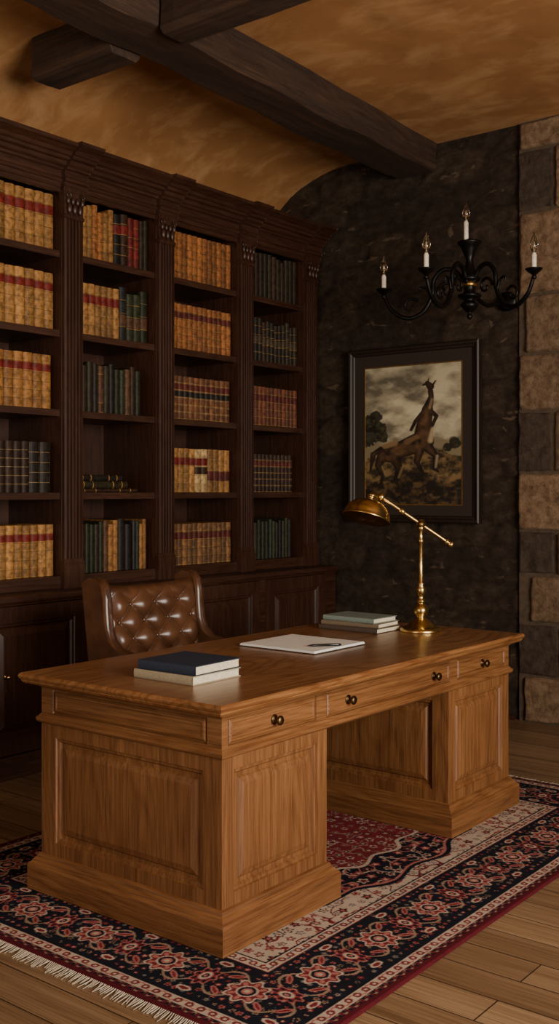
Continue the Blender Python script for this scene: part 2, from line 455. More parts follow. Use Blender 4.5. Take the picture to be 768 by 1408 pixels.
# base cabinet
mb=MB()
CE=5.95
mb.box(-4.84,-4.225,Y0-.05,CE,.0,.855)
ringsd=[(0,0,-.03),(0,0,0),(.075,.08,0),(.079,.084,-.006),(.09,.095,-.006),(.098,.103,-.016),(.108,.113,-.016),(.135,.14,-.004),(.14,.145,-.003)]
mb2=MB()
for i in range(len(cen)-1):
    a,b_=cen[i+1]+.03,cen[i]-.03
    mb2.panel((-4.203,a,.115),(0,1,0),(0,0,1),(1,0,0),b_-a,.72,ringsd,[1]*9)
    mb.box(-4.225,-4.208,cen[i+1]-.03,cen[i+1]+.028,.10,.855)
mb.box(-4.225,-4.208,cen[0]-.03,CE,.10,.855)
mb.rectstack(-4.83,-4.2,Y0-.05,CE-.005,[(.015,0),(.015,.085),(.008,.092),(.002,.1),(.0,.108)],0)
mb.rectstack(-4.83,-4.195,Y0-.05,CE-.015,[(0,.84),(.004,.848),(.012,.855),(.016,.862),(.016,.88),(.012,.886)],0)
mb.build('base_cabinet',[mat_case_h],BC)
mb2.build('panelled_cabinet_doors',[mat_case_h,mat_case_v],BC)
mb=MB()
for i in range(len(cen)-1):
    yk=cen[i+1]+.065+(.11 if i==3 else 0)
    mb.lathe([(0,0),(.011,0),(.012,.003),(.006,.006),(.005,.016),(.010,.02),(.009,.03),(0,.034)],Matrix.Translation((-4.203,yk,.50))@Matrix.Rotation(math.pi/2,4,'Y'),14)
    mb.box(-4.203,-4.200,yk-.007,yk+.007,.42,.47)
mb.build('brass_escutcheons',[mat_brass],BC)

# ------------------------------------------------------------------ shelved books
TAN=(164,116,62);TAN2=(150,102,52);ORG=(154,95,48);BRN=(88,58,36);DBR=(58,37,24);BLK=(38,30,24);GRN=(46,47,28);TEAL=(52,60,44);RED=(118,36,28);NAVY=(40,38,36);CRM=(186,154,104);GLD=(170,128,64);DRED=(92,38,28);DGR=(50,41,26)
mbk=MB()
def shelf_book(yc,w,z0,h,base,label=None,label2=None,bands=5,bandcol=None,xf=-4.40,tilt=0,depth=.24,gold=GLD):
    v=.80+.34*random.random(); B=lin(tuple(min(255,c*v) for c in base)); G=lin(gold)
    bc=lin(bandcol) if bandcol else tuple(c*.6 for c in B)
    L1=lin(label) if label else B; L2=lin(label2) if label2 else B
    bulge=min(.012,w*.3)
    segs=[]
    n=bands+1; gap=h/n
    dark=sum(base)<170
    for k in range(n):
        col=B
        if k==n-2: col=L1
        if k==n-3: col=L2
        if k==0 and bands>2: col=tuple(c*.85 for c in B)
        za=k*gap; zb=(k+1)*gap
        pad=.0035
        if bands>0:
            segs.append((za,za+pad,0,B))
            if label or label2 or (random.random()<.3 and not dark): segs.append((za+pad,za+pad+.002,0.0002,G)); s0=za+pad+.002
            else: s0=za+pad
            segs.append((s0,zb-pad,0.0006 if col is not B else 0,col)); segs.append((zb-pad,zb-.002,0,B))
            segs.append((zb-.002,zb+.001,.0028,bc) if k<n-1 else (zb-.002,zb,0,B))
        else: segs.append((za,zb,0,B))
    K=7
    for za,zb,ex,col in segs:
        vs=[]
        for zz in (za,zb):
            for k in range(K):
                an=math.pi*k/(K-1)
                vs.append((xf-bulge+(bulge+ex)*math.sin(an),yc-(w/2-.0006)*math.cos(an)+tilt*zz,z0+zz))
        mbk.add(vs,[(k,k+1,k+1+K,k+K) for k in range(K-1)],0,ex<.002,col)
    xb=xf-bulge-depth; xf2=xf-bulge
    for sgn in (-1,1):
        ya=yc+sgn*(w/2-.0006); yb=ya-sgn*.0025
        y0,y1=min(ya,yb),max(ya,yb)
        vs=[(xb,y0,z0),(xf2,y0,z0),(xf2,y1,z0),(xb,y1,z0)]+[(xb,y0+tilt*h,z0+h),(xf2,y0+tilt*h,z0+h),(xf2,y1+tilt*h,z0+h),(xb,y1+tilt*h,z0+h)]
        mbk.add(vs,[(0,3,2,1),(4,5,6,7),(0,1,5,4),(1,2,6,5),(2,3,7,6),(3,0,4,7)],0,False,B)
    y0,y1=yc-w/2+.003,yc+w/2-.003; hh=h-.005; pc=lin((150,130,96))
    vs=[(xb+.004,y0,z0+.002),(xf2+.004,y0,z0+.002),(xf2+.004,y1,z0+.002),(xb+.004,y1,z0+.002)]+[(xb+.004,y0+tilt*h,z0+hh),(xf2+.004,y0+tilt*h,z0+hh),(xf2+.004,y1+tilt*h,z0+hh),(xb+.004,y1+tilt*h,z0+hh)]
    mbk.add(vs,[(0,3,2,1),(4,5,6,7),(0,1,5,4),(1,2,6,5),(2,3,7,6),(3,0,4,7)],0,False,pc)
def row(bay,r,runs,h,fill=1.0,**kw):
    """runs: list of (fraction,w,base,label,label2,bands)"""
    a,b_=cen[bay+1]+.07,cen[bay]-.07; z=shz[4-r]+.0015
    y=a+.004; Wd=(b_-a-.01)*fill
    for fr,w,base,l1,l2,bn in runs:
        n=max(1,int(round(Wd*fr/w))); ww=Wd*fr/n
        for k in range(n):
            bs=random.choice(base) if isinstance(base,list) else base
            hv=h*(1+(random.random()-.5)*(.14 if isinstance(base,list) else .012))
            shelf_book(y+ww/2,ww-.0012,z,hv,bs,l1,l2,bn,**kw); y+=ww
bands_w=dict(bandcol=(140,112,74))
row(3,0,[(1,.062,TAN,RED,None,4)],.295)
row(3,1,[(1,.060,TAN,RED,None,5)],.300)
row(3,2,[(1,.062,TAN2,RED,None,5)],.285,.97)
row(3,3,[(.72,.05,DBR,None,None,5),(.25,.06,BLK,None,None,4)],.265,.99,gold=(150,120,80),**bands_w)
row(3,4,[(1,.052,TAN,RED,None,5)],.27,1)
row(2,0,[(.5,.042,[TAN,TAN2,ORG],None,None,4),(.2,.045,[BLK,DBR],RED,None,4),(.16,.045,RED,None,None,4),(.12,.04,[DGR,GRN],None,None,3)],.285)
row(2,1,[(.58,.045,TAN,RED,None,4),(.40,.05,[NAVY,GRN],None,BRN,3)],.285)
row(2,2,[(.88,.04,[DGR,GRN,BLK,DBR,BRN],None,None,4)],.26,1)
row(2,4,[(.36,.035,[TEAL,GRN,DGR],None,None,2),(.2,.035,[BRN,TAN2],None,None,2),(.2,.05,[BLK,DGR],None,None,2),(.2,.03,[TEAL,NAVY,TAN2],None,None,2)],.275)
row(1,0,[(1,.045,ORG,None,None,5)],.285)
row(1,1,[(1,.046,ORG,DRED,None,5)],.275)
row(1,2,[(1,.046,(112,70,42),DRED,BLK,5)],.26,.98,**bands_w)
row(1,3,[(.42,.05,TAN,RED,None,4),(.2,.065,CRM,RED,DBR,4),(.36,.052,TAN,None,DRED,3)],.265)
row(1,4,[(1,.044,(130,90,54),DRED,None,4)],.25)
row(0,0,[(1,.045,[DGR,DBR],None,None,4)],.28)
row(0,1,[(1,.042,[DGR,BLK,DBR],None,(76,60,40),4)],.27)
row(0,2,[(1,.042,(116,66,41),DRED,None,4)],.255)
row(0,3,[(1,.042,DBR,DRED,None,5)],.25,.9,bandcol=(98,75,46))
row(0,4,[(.45,.04,[DGR,GRN],None,None,2),(.45,.034,[GRN,TEAL,BLK],None,None,2)],.25,.98)
for bay in (4,5):
    for r in range(5):
        row(bay,r,[(1,.05,random.choice([TAN,ORG,BRN,TAN2]),random.choice([RED,DRED]),None,5)],.28)
def lying(xf,y0,y1,z,t,col,label=None):
    c=lin(col); 
    K=7; vs=[]
    for yy in (y0,y1):
        for k in range(K):
            an=math.pi*k/(K-1); vs.append((xf-.01+.01*math.sin(an),yy,z+t/2-t/2*math.cos(an)))
    mbk.add(vs,[(k,k+1,k+1+K,k+K) for k in range(K-1)],0,True,c)
    if label:
        for q in (.12,.3,.7,.88):
            ym=y0+(y1-y0)*q; vs=[]
            for yy in (ym-.003,ym+.003):
                for k in range(K):
                    an=math.pi*k/(K-1); vs.append((xf-.01+.0108*math.sin(an),yy,z+t/2-(t/2+.0002)*math.cos(an)))
            mbk.add(vs,[(k,k+1,k+1+K,k+K) for k in range(K-1)],0,True,lin(label))
    mbk.box(xf-.2,xf-.01,y0,y1,z,z+.003,0,c); mbk.box(xf-.2,xf-.01,y0,y1,z+t-.003,z+t,0,c)
    mbk.box(xf-.195,xf-.01,y0+.004,y1-.004,z+.003,z+t-.003,0,lin((175,155,120)))
a=cen[3]+.07; z=shz[1]+.0015
lying(-4.40,a+.01,a+.46,z,.022,DBR,TAN)
lying(-4.395,a+.01,a+.38,z+.0225,.04,DGR,GLD)
lying(-4.41,a+.02,a+.35,z+.063,.035,BLK,TAN)
mbk.build('shelved_books',[mat_book],usecol=True)

# ------------------------------------------------------------------ desk
DK_=empty('pedestal_desk',(-2.52,3.34,.012))
bx0,bx1=-2.945,-2.105
LY=(2.385,2.925);RY=(3.765,4.305)
TZ=.765
mb=MB()
mb.rectstack(-2.985,-2.075,2.345,4.35,[(.0,.728),(.006,.732),(.010,.738),(.010,.742),(.015,.746),(.018,.753),(.016,.761),(.011,.765)],0)
mb.build('desk_top',[mat_desk_top],DK_)
pr=[(.035,.012),(.035,.095),(.031,.102),(.024,.106),(.022,.112),(.012,.122),(.008,.132),(.0,.136)]
mb=MB()
for a,b_ in (LY,RY):
    mb.rectstack(bx0,bx1,a,b_,pr,0,1)
mb.rectstack(bx0,bx1,LY[0],RY[1],[(-.01,.588),(.004,.59),(.012,.596),(.014,.602),(.014,.610),(.008,.614),(.002,.622)],0,1)
mb.rectstack(bx0,bx1,LY[0],RY[1],[(0,.712),(.006,.718),(.014,.727),(.016,.7285)],0,1)
mb.build('plinths_and_mouldings',[mat_desk_y,mat_desk_x],DK_)
body=MB()
I=.016
for a,b_ in (LY,RY): body.box(bx0+I,bx1-I,a+I,b_-I,.10,.60,0)
body.box(bx0+I,bx1-I,LY[0]+I,RY[1]-I,.60,.73,0)
def R(stu,stv): return [(0,0,0),(stu,stv,0),(stu+.003,stv+.003,-.006),(stu+.012,stv+.012,-.007),(stu+.018,stv+.018,-.0145),(stu+.030,stv+.030,-.0148),(stu+.036,stv+.036,-.009),(stu+.054,stv+.054,-.004),(stu+.056,stv+.056,-.0036)]
M1=[1]*9
z0,z1=.13,.595
for a,b_ in (LY,RY):
    body.panel((bx1,a,z0),(0,1,0),(0,0,1),(1,0,0),b_-a,z1-z0,R(.055,.045),M1)
    body.panel((bx0,b_,z0),(0,-1,0),(0,0,1),(-1,0,0),b_-a,z1-z0,R(.055,.045),M1)
    body.panel((bx0,a,z0),(1,0,0),(0,0,1),(0,-1,0),bx1-bx0,z1-z0,R(.075,.05),M1)
    body.panel((bx1,b_,z0),(-1,0,0),(0,0,1),(0,1,0),bx1-bx0,z1-z0,R(.075,.05),M1)
z0,z1=.615,.722
def RD(stu,stv): return [(0,0,0),(stu,stv,0),(stu+.003,stv+.003,-.007),(stu+.006,stv+.006,-.007),(stu+.0065,stv+.0065,-.003),(stu+.012,stv+.012,.001),(stu+.018,stv+.018,.0015),(stu+.021,stv+.021,-.0015)]
cuts=[2.385,2.895,3.81,4.305]
for a,b_ in zip(cuts[:-1],cuts[1:]):
    body.panel((bx1,a,z0),(0,1,0),(0,0,1),(1,0,0),b_-a,z1-z0,RD(.028,.010),[2]*8)
    body.panel((bx0,b_,z0),(0,-1,0),(0,0,1),(-1,0,0),b_-a,z1-z0,RD(.028,.010),[2]*8)
body.panel((bx0,LY[0],z0),(1,0,0),(0,0,1),(0,-1,0),bx1-bx0,z1-z0,RD(.06,.012),[0]*8)
body.panel((bx1,RY[1],z0),(-1,0,0),(0,0,1),(0,1,0),bx1-bx0,z1-z0,RD(.06,.012),[0]*8)
body.build('pedestals_and_drawers',[mat_desk_x,mat_desk_z,mat_desk_y],DK_)
mb=MB()
for yk in (2.64,3.055,3.65,4.058):
    M=Matrix.Translation((bx1-.0015,yk,.668))@Matrix.Rotation(math.pi/2,4,'Y')
    mb.lathe([(.016,0),(.017,.002),(.013,.004),(.006,.006),(.005,.014),(.010,.017),(.0155,.022),(.016,.027),(.012,.031),(.005,.033),(0,.033)],M,20)
mb.build('drawer_knobs',[mat_dbrass],DK_)

# ------------------------------------------------------------------ things on the desk
def hardcover(name,x0,x1,y0,y1,z0,t,cover,rot=0):
    mc=plain(name+'_cloth_cover',cover,.65,0,200,.08,.2)
    mb=MB()
    mb.box(x0,x1,y0,y1,z0,z0+.0028,0); mb.box(x0,x1,y0,y1,z0+t-.0028,z0+t,0)
    K=7; prof=[]
    for k in range(K):
        an=math.pi*k/(K-1); prof.append((-.004*math.sin(an),z0+t/2-t/2*math.cos(an)))
    vs=[(x0,y0+p[0],p[1]) for p in prof]+[(x1,y0+p[0],p[1]) for p in prof]
    mb.add(vs,[(k,k+1,k+1+K,k+K) for k in range(K-1)],0,True)
    mb.box(x0,x1,y0,y0+.003,z0+.002,z0+t-.002,0)
    n=10; zz=z0+.0028; dt=(t-.0056)/n
    for k in range(n):
        o=.0006*(k%2); mb.box(x0+.005+o,x1-.005-o,y0+.004,y1-.005-o,zz+k*dt,zz+(k+1)*dt,1)
    ob=mb.build(name,[mc,mat_paper])
    ob.rotation_euler=(0,0,rot); return ob
hardcover('hardcover_book',-2.615,-2.345,2.515,2.755,TZ+.0005,.030,(150,138,112),.0)
hardcover('hardcover_book',-2.600,-2.345,2.520,2.755,TZ+.0310,.032,(30,40,58),.03)
hardcover('hardcover_book',-2.87,-2.555,3.93,4.13,TZ+.0005,.022,(66,52,42),.0)
hardcover('hardcover_book',-2.86,-2.56,3.935,4.125,TZ+.0230,.020,(104,88,68),.05)
hardcover('hardcover_book',-2.85,-2.57,3.935,4.120,TZ+.0435,.022,(112,124,116),-.03)
NP=empty('writing_pad',(-2.61,3.46,TZ))
mb=MB(); mb.box(-2.81,-2.42,3.285,3.645,TZ+.0005,TZ+.004,0); mb.build('pad_backing',[plain('pad_leather_backing',(60,44,32),.5)],NP,.001)
mb=MB()
for k in range(4): mb.box(-2.805+.001*k,-2.425-.001*k,3.29,3.64-.001*k,TZ+.0042+k*.002,TZ+.006+k*.002,0)
mb.build('paper_sheets',[mat_white],NP)
mb=MB()
M=Matrix.Translation((-2.475,3.43,TZ+.0176))@Matrix.Rotation(math.radians(50),4,'Z')@Matrix.Rotation(math.pi/2,4,'Y')
mb.lathe([(0,-.075),(.0012,-.072),(.0045,-.055),(.0052,-.05),(.0052,0),(.0056,.001),(.0056,.05),(.0045,.064),(0,.066)],M,12)
mb.build('fountain_pen',[plain('black_pen_lacquer',(18,18,20),.25)])

# lamp
RR_=Vector((.7848,.6198,0)); FF_=Vector((-.6198,.7848,0)); UP=Vector((0,0,1))
LB=Vector((-2.455,4.14,TZ+.0005)); LP=empty('brass_desk_lamp',LB)
def LPt(l,z,f=0): return Vector((LB.x,LB.y,0))+RR_*l+FF_*f+UP*z
mb=MB()
mb.lathe([(.094,0),(.096,.004),(.094,.012),(.088,.017),(.080,.020),(.066,.026),(.052,.036),(.036,.050),(.024,.060),(.018,.064),(.022,.070),(.030,.078),(.034,.092),(.033,.104),(.025,.116),(.017,.124),(.014,.130),(.021,.134),(.021,.140),(.014,.145),(.013,.160),(.017,.166),(.023,.180),(.022,.196),(.014,.206),(.016,.212),(.016,.216),(.0105,.222),(.0095,.40),(.013,.404),(.013,.412),(.0095,.418),(.0092,.455),(.014,.460),(.015,.470),(.010,.478),(0,.482)],Matrix.Translation(LB),28)
mb.build('turned_column_and_base',[mat_brass],LP)
mb=MB()
A=LPt(.135,1.158);B=LPt(-.180,1.372);PV=LPt(0,1.250)
mb.tube([A,A.lerp(B,.5),B],.0085,10)
M=Matrix.Translation(PV)@Matrix.Rotation(math.atan2(FF_.y,FF_.x),4,'Z')@Matrix.Rotation(math.pi/2,4,'Y')
mb.lathe([(0,-.03),(.010,-.028),(.013,-.02),(.008,-.016),(.019,-.012),(.022,0),(.019,.012),(.008,.016),(.006,.03),(0,.03)],M,18)
dirA=(A-B).normalized(); q=dirA.to_track_quat('Z','Y').to_matrix().to_4x4()
mb.lathe([(.0085,-.03),(.013,-.026),(.013,-.016),(.008,-.012),(.014,-.006),(.016,.002),(.012,.010),(0,.014)],Matrix.Translation(A)@q,16)
mb.lathe([(.0085,.10),(.013,.103),(.013,.125),(.0085,.128)],Matrix.Translation(B)@q,16)
mb.ball(B,.018)
SC=LPt(-.247,1.275)
ax=(RR_*.24+FF_*.24+UP*.94).normalized(); qs=ax.to_track_quat('Z','Y').to_matrix().to_4x4()
ST=SC+ax*.098
mb.tube([B,B+RR_*-.012+UP*.004,ST+ax*.022,ST+ax*.0],.008,10)
mb.build('swing_arm',[mat_brass],LP)
mb=MB()
out=[(.110,-.002),(.112,0),(.108,.006)]+[(.106*math.cos(a)**.85,.008+.082*math.sin(a)) for a in [math.pi/2*i/12 for i in range(1,12)]]+[(.016,.092),(.016,.104),(.020,.106),(.020,.112),(.011,.118),(0,.119)]
inn=[(.110,-.002),(.1065,.001)]+[(.1035*math.cos(a)**.85,.006+.080*math.sin(a)) for a in [math.pi/2*i/12 for i in range(0,12)]]+[(0,.086)]
Ms=Matrix.Translation(SC)@qs
mb.lathe(out,Ms,40); mb.lathe(inn,Ms,40)
mb.build('domed_shade',[mat_brass],LP)
mb=MB(); mb.lathe([(.013,.086),(.013,.05),(.018,.045),(.026,.03),(.022,.015),(0,.008)],Ms,20); mb.build('bulb',[plain('frosted_bulb',(225,220,205),.4)],LP)

# ------------------------------------------------------------------ rug
W,L=1.86,2.70; rx0,ry0=-3.435,2.03
nx,ny=580,840
x=np.linspace(0,W,nx);y=np.linspace(0,L,ny);X,Y=np.meshgrid(x,y)
NV=np.array(lin((26,26,36)));RD_=np.array(lin((120,40,46)));PK=np.array(lin((176,108,98)));CR=np.array(lin((192,170,150)));DRD=np.array(lin((88,24,33)));TL=np.array(lin((62,76,90)));TN=np.array(lin((154,126,104)))
C=np.zeros(X.shape+(3,))+NV
def put(m_,c): C[m_]=c
def hsh(i,j,s):
    v=np.sin(i*127.1+j*311.7+s*74.7)*43758.5453; return v-np.floor(v)
def florets(reg,U,Vv,cell,rmin,rmax,pal,seed,dens=1):
    i=np.floor(U/cell);j=np.floor(Vv/cell)
    jx=(i+.5+.3*(hsh(i,j,seed)-.5))*cell; jy=(j+.5+.3*(hsh(i,j,seed+1)-.5))*cell
    r=np.hypot(U-jx,Vv-jy); th=np.arctan2(Vv-jy,U-jx); rr=rmin+(rmax-rmin)*hsh(i,j,seed+2)
    ed=rr*(.78+.22*np.cos(5*th+6*hsh(i,j,seed+3))); k=(hsh(i,j,seed+4)*len(pal)).astype(int)
    ok=reg&(hsh(i,j,seed+5)<dens)
    for n_,(a,b_,c) in enumerate(pal):
        s_=ok&(k==n_); put(s_&(r<ed),a); put(s_&(r<ed*.68),b_); put(s_&(r<ed*.3),c)
def rosette(reg,a,b_,Rr,c1,c2,c3,c4):
    r=np.hypot(a,b_);th=np.arctan2(b_,a);ed=Rr*(.87+.13*np.cos(8*th))
    put(reg&(r<ed),c1);put(reg&(r<ed*.88),c2);put(reg&(r<ed*.8)&(r>.45*Rr)&(np.cos(8*th)>.35),c3)
    put(reg&(r<.46*Rr),c1);put(reg&(r<.38*Rr),c4);put(reg&(r<.24*Rr),c3);put(reg&(r<.12*Rr),c1)
dx=np.minimum(X,W-X);dy=np.minimum(Y,L-Y);e=np.minimum(dx,dy)
side=dx<dy
s=np.where(side,Y-L/2,X-W/2); n_=np.where(side,dx,dy)
cx,cy=X-W/2,Y-L/2; ax_,ay_=np.abs(cx),np.abs(cy)
field=e>=.385
q=np.sqrt((cx/.50)**2+(cy/.92)**2); th=np.arctan2(cy/.92,cx/.5); qq=q+.04*np.cos(16*th)
vn=fbm(ax_*14+3,ay_*14+7,2,40)-.5
sp=field&(qq>1.0); put(sp,CR)
put(sp&(np.abs(vn)<.03),RD_); florets(sp,ax_,ay_,.048,.013,.023,[(NV,PK,CR),(RD_,PK,NV),(NV,RD_,PK),(TL,CR,RD_),(NV,CR,RD_)],1)
put(field&(qq>.965)&(qq<1.0),NV); put(field&(qq>.945)&(qq<.965),PK)
inn_=field&(qq<.945); put(inn_,NV)
put(inn_&(np.abs(vn)<.024),PK); put(inn_&(np.abs(fbm(ax_*12,ay_*12,2,60)-.5)<.018),CR)
florets(inn_,ax_,ay_,.054,.014,.026,[(RD_,PK,CR),(CR,RD_,NV),(PK,RD_,RD_),(RD_,NV,CR)],11)
put(field&(qq<.64),CR); m2=field&(qq<.61); put(m2,RD_); put(m2&(np.abs(vn)<.02),TN); florets(m2,ax_,ay_,.054,.014,.027,[(NV,PK,CR),(CR,RD_,NV),(PK,NV,CR)],21)
mbm=(e>=.088)&(e<.335); put(mbm,NV)
florets(mbm,s+5,n_,.030,.006,.0125,[(RD_,PK,CR),(PK,RD_,RD_),(TN,NV,RD_),(TL,TN,NV),(RD_,RD_,PK)],31,.9)
Pp=.155; mid=.212
for sg in (1,-1):
    vv=n_-mid-sg*.078*np.sin(np.pi*s/Pp); put(mbm&(np.abs(vv)<.0045),TN)
i_=np.floor(s/Pp+.5); sl=s-i_*Pp; ev=(i_%2==0)
rosette(mbm&ev,sl,n_-mid,.070,CR,RD_,PK,NV)
rosette(mbm&~ev,sl*1.25,(n_-mid)*.85,.052,PK,RD_,NV,CR)
for o in (.092,):
    lf=mbm&~ev&((sl/.026)**2+((np.abs(n_-mid)-o)/.014)**2<1); put(lf,CR)
    lf=mbm&~ev&((sl/.017)**2+((np.abs(n_-mid)-o)/.008)**2<1); put(lf,RD_)
s2=s-(np.floor(s/Pp)+.5)*Pp
for sg in (1,-1):
    u=s2*.8+sg*(n_-mid-sg*.05)*.6; w_=-s2*.6*sg+(n_-mid-sg*.05)*.8
    g_=mbm&((u/.028)**2+(w_/.010)**2<1); put(g_,PK); g_=mbm&((u/.020)**2+(w_/.005)**2<1); put(g_,RD_)
def guard(a,b_,bg,c1,c2,P_):
    g_=(e>=a)&(e<b_); put(g_,bg); mid=(a+b_)/2; sl=s-np.round(s/P_)*P_
    put(g_&(np.abs(n_-mid-.3*(b_-a)*np.sin(2*np.pi*s/(2*P_)))<.003),c2)
    rr=np.hypot(sl,n_-mid); put(g_&(rr<(b_-a)*.36),c1); put(g_&(rr<(b_-a)*.15),bg)
put(e<.020,DRD); guard(.020,.040,NV,RD_,TN,.024); guard(.040,.076,CR,RD_,PK,.042); put((e>=.076)&(e<.088),NV)
put((e>=.335)&(e<.340),RD_); guard(.340,.377,CR,RD_,TL,.040); put((e>=.377)&(e<.385),NV)
C*= (.82+.3*fbm(X*3,Y*30,3,77))[...,None]
zt=.010+.0012*fbm(X*20,Y*20,2,5)
ed_=np.minimum(np.minimum(X,W-X),np.minimum(Y,L-Y)); zt=np.where(ed_<.002,.001,zt)
P=np.stack([rx0+X,ry0+Y,zt],-1)
RG=empty('persian_rug',(rx0+W/2,ry0+L/2,0))
grid_object('rug_pile',P,C,mat_rug,RG)
mb=MB(); rn=random.Random(4)
for (yb,sg) in ((ry0,-1),(ry0+L,1)):
    xx=rx0+.004
    while xx<rx0+W:
        ln=.025+.028*rn.random(); o=(rn.random()-.5)*.02
        pts=[(xx,yb,.008),(xx+o*.4,yb+sg*ln*.4,.005),(xx+o,yb+sg*ln,.002)]
        mb.tube(pts,[.0022,.0017,.0010],4,0,2); xx+=.0055+.003*rn.random()
mb.build('fringe',[mat_fringe],RG)

# ------------------------------------------------------------------ chair
CH=empty('tufted_leather_armchair',(-3.3,3.395,0))
yc_,hw=3.395,.272
nu,nv=160,140
u=np.linspace(-1,1,nu);v=np.linspace(0,1,nv);U,Vv=np.meshgrid(u,v)
topz=.978+.012*np.abs(U)**3
zb=.43; Zc=zb+(topz-zb)*Vv
hw_=hw*(1+.02*Vv)
Yc=yc_+U*hw_
def xmf(V): return -3.385-.07*V
xm=xmf(Vv)
sh=np.sqrt(np.clip((1-np.abs(U)**9)*(1-np.abs(2*Vv-1)**12),0,1))
PYs,PZs=.15,.15
z00=.90
a_=(Yc-yc_)/PYs; b2=(Zc-z00)/PZs
p1=np.abs(np.sin(np.pi*(a_+b2)));p2=np.abs(np.sin(np.pi*(a_-b2)))
tuft=.038*(p1**.5)*(p2**.5)
fade=np.clip((.965-Zc)/.05,0,1)*np.clip((1-np.abs(U))/.12,0,1)
pleat=np.abs(np.sin(np.pi*a_))**.5
tuft=tuft*fade+(1-fade)*(.018+.010*pleat)
Xf=xm+.015+(.025+tuft)*sh; Xb=xm-.045*sh
grid_object('tufted_back_cushion',np.stack([Xf,Yc,Zc],-1),None,mat_leather,CH)
grid_object('back_outer',np.stack([Xb+.0,Yc,Zc],-1)[:,::-1],None,mat_leather,CH)
mb=MB()
bl=[(j,0) for j in range(nv)]+[(nv-1,i) for i in range(nu)]+[(j,nu-1) for j in range(nv-1,-1,-1)]
vs=[];fs=[]
for (j,i) in bl:
    vs.append((Xf[j,i],Yc[j,i],Zc[j,i])); vs.append((Xf[j,i]*.5+Xb[j,i]*.5,Yc[j,i],Zc[j,i])); vs.append((Xb[j,i],Yc[j,i],Zc[j,i]))
for k in range(len(bl)-1):
    fs+= [(3*k,3*k+1,3*k+4,3*k+3),(3*k+1,3*k+2,3*k+5,3*k+4)]
mb.add(vs,fs,0,True)
mb.build('back_edge',[mat_leather],CH)
mb=MB()
for ia in range(-8,9):
    for ib in range(-8,9):
        if (ia+ib)%2: continue
        yy=yc_+ia*.5*PYs; zz=z00+ib*.5*PZs
        if abs(yy-yc_)<hw*.86 and .5<zz<.93:
            vfrac=(zz-zb)/(.985-zb); mb.ball((xmf(vfrac)+.046,yy,zz),.010,0,(.55,1,1),12)
mb.build('buttons',[mat_leather],CH)
def wing(name,y0,y1):
    pts=[(-3.505,.985),(-3.48,.998),(-3.45,.995),(-3.43,.975),(-3.42,.93),(-3.415,.87),(-3.405,.80),(-3.38,.74),(-3.33,.70),(-3.24,.685),(-3.12,.68),(-3.06,.67),(-3.035,.64),(-3.04,.58),(-3.06,.42),(-3.42,.40),(-3.455,.6)]
    mb=MB(); mb.prism_y(pts,y0,y1,0,True); ob=mb.build(name,[mat_leather],CH)
    b=ob.modifiers.new('b','BEVEL'); b.width=.024; b.segments=5; b.limit_method='ANGLE'; b.angle_limit=math.radians(60); b.harden_normals=True
wing('wing_left',3.078,3.132); wing('wing_right',3.658,3.712)
mb=MB(); mb.box(-3.42,-2.99,3.13,3.66,.40,.50,0); ob=mb.build('seat_cushion',[mat_leather],CH,.035,5)
mb=MB(); mb.box(-3.42,-3.00,3.11,3.68,.33,.40,0); mb.build('seat_frame',[mat_case_h],CH,.01)
mb=MB(); mb.lathe([(.035,.10),(.04,.12),(.028,.15),(.025,.28),(.06,.30),(.10,.33)],Matrix.Translation((-3.22,3.395,0)),20)
for k in range(4):
    an=math.pi/4+k*math.pi/2; d=Vector((math.cos(an),math.sin(an),0)); c=Vector((-3.22,3.395,0))
    mb.tube([c+d*.02+UP*.14,c+d*.12+UP*.135,c+d*.22+UP*.09,c+d*.29+UP*.055],[.026,.024,.02,.016],10)
    mb.lathe([(0,-.008),(.022,-.007),(.024,0),(.022,.007),(0,.008)],Matrix.Translation(c+d*.29+UP*.0365)@Matrix.Rotation(an,4,'Z')@Matrix.Rotation(math.pi/2,4,'X'),14)
mb.build('swivel_base',[mat_case_v],CH)

# ------------------------------------------------------------------ picture
PF=empty('framed_painting',(-3.57,YF-.05,1.77))
fx0,fx1,fz0,fz1=-4.065,-3.085,1.195,2.345; yw=YF-.05
mb=MB()
fr=[(0,0,-.02),(0,0,.02),(.008,.008,.028),(.02,.02,.026),(.03,.03,.018),(.04,.04,.016),(.046,.046,.010)]
mb.panel((fx0,yw,fz0),(1,0,0),(0,0,1),(0,-1,0),fx1-fx0,fz1-fz0,fr+[(.047,.047,.004),(.13,.13,.004)],[0]*7+[1,1])
mb.box(fx0+.005,fx1-.005,yw,yw+.03,fz0+.005,fz1-.005,0)
mb.build('frame_and_mat',[mat_frame,mat_matb],PF)
px0,px1,pz0,pz1=fx0+.130,fx1-.130,fz0+.120,fz1-.130
mb=MB(); mb.panel((px0-.008,yw-.004,pz0-.008),(1,0,0),(0,0,1),(0,-1,0),px1-px0+.016,pz1-pz0+.016,[(0,0,-.003),(0,0,.003),(.006,.006,.003),(.009,.009,.001)]); mb.build('gilt_slip',[plain('gilt',(130,96,50),.4,.6)],PF)
nx,ny=400,580
u=np.linspace(0,1,nx);v=np.linspace(0,1,ny);U,Vv=np.meshgrid(u,v)
A=U*130;Bq=(1-Vv)*198
f1=fbm(A/34,Bq/22,5,3); f2=fbm(A/15,Bq/9,5,13); f3=fbm(A/4,Bq/4,3,33)
def c_(r): return np.array(lin(r))
sky=c_((118,108,88))+(c_((226,210,172))-c_((118,108,88)))*np.clip((f1*.6+f2*.4-.32)*3.0,0,1)[...,None]
sky=sky*(.62+.5*np.clip(1-np.abs(Bq-80)/110,0,1))[...,None]
C=sky
def blend(m_,c): 
    global C
    C=C*(1-m_[...,None])+np.array(c)*m_[...,None]
def smooth(d,w=1.5): return np.clip(.5-d/w,0,1)
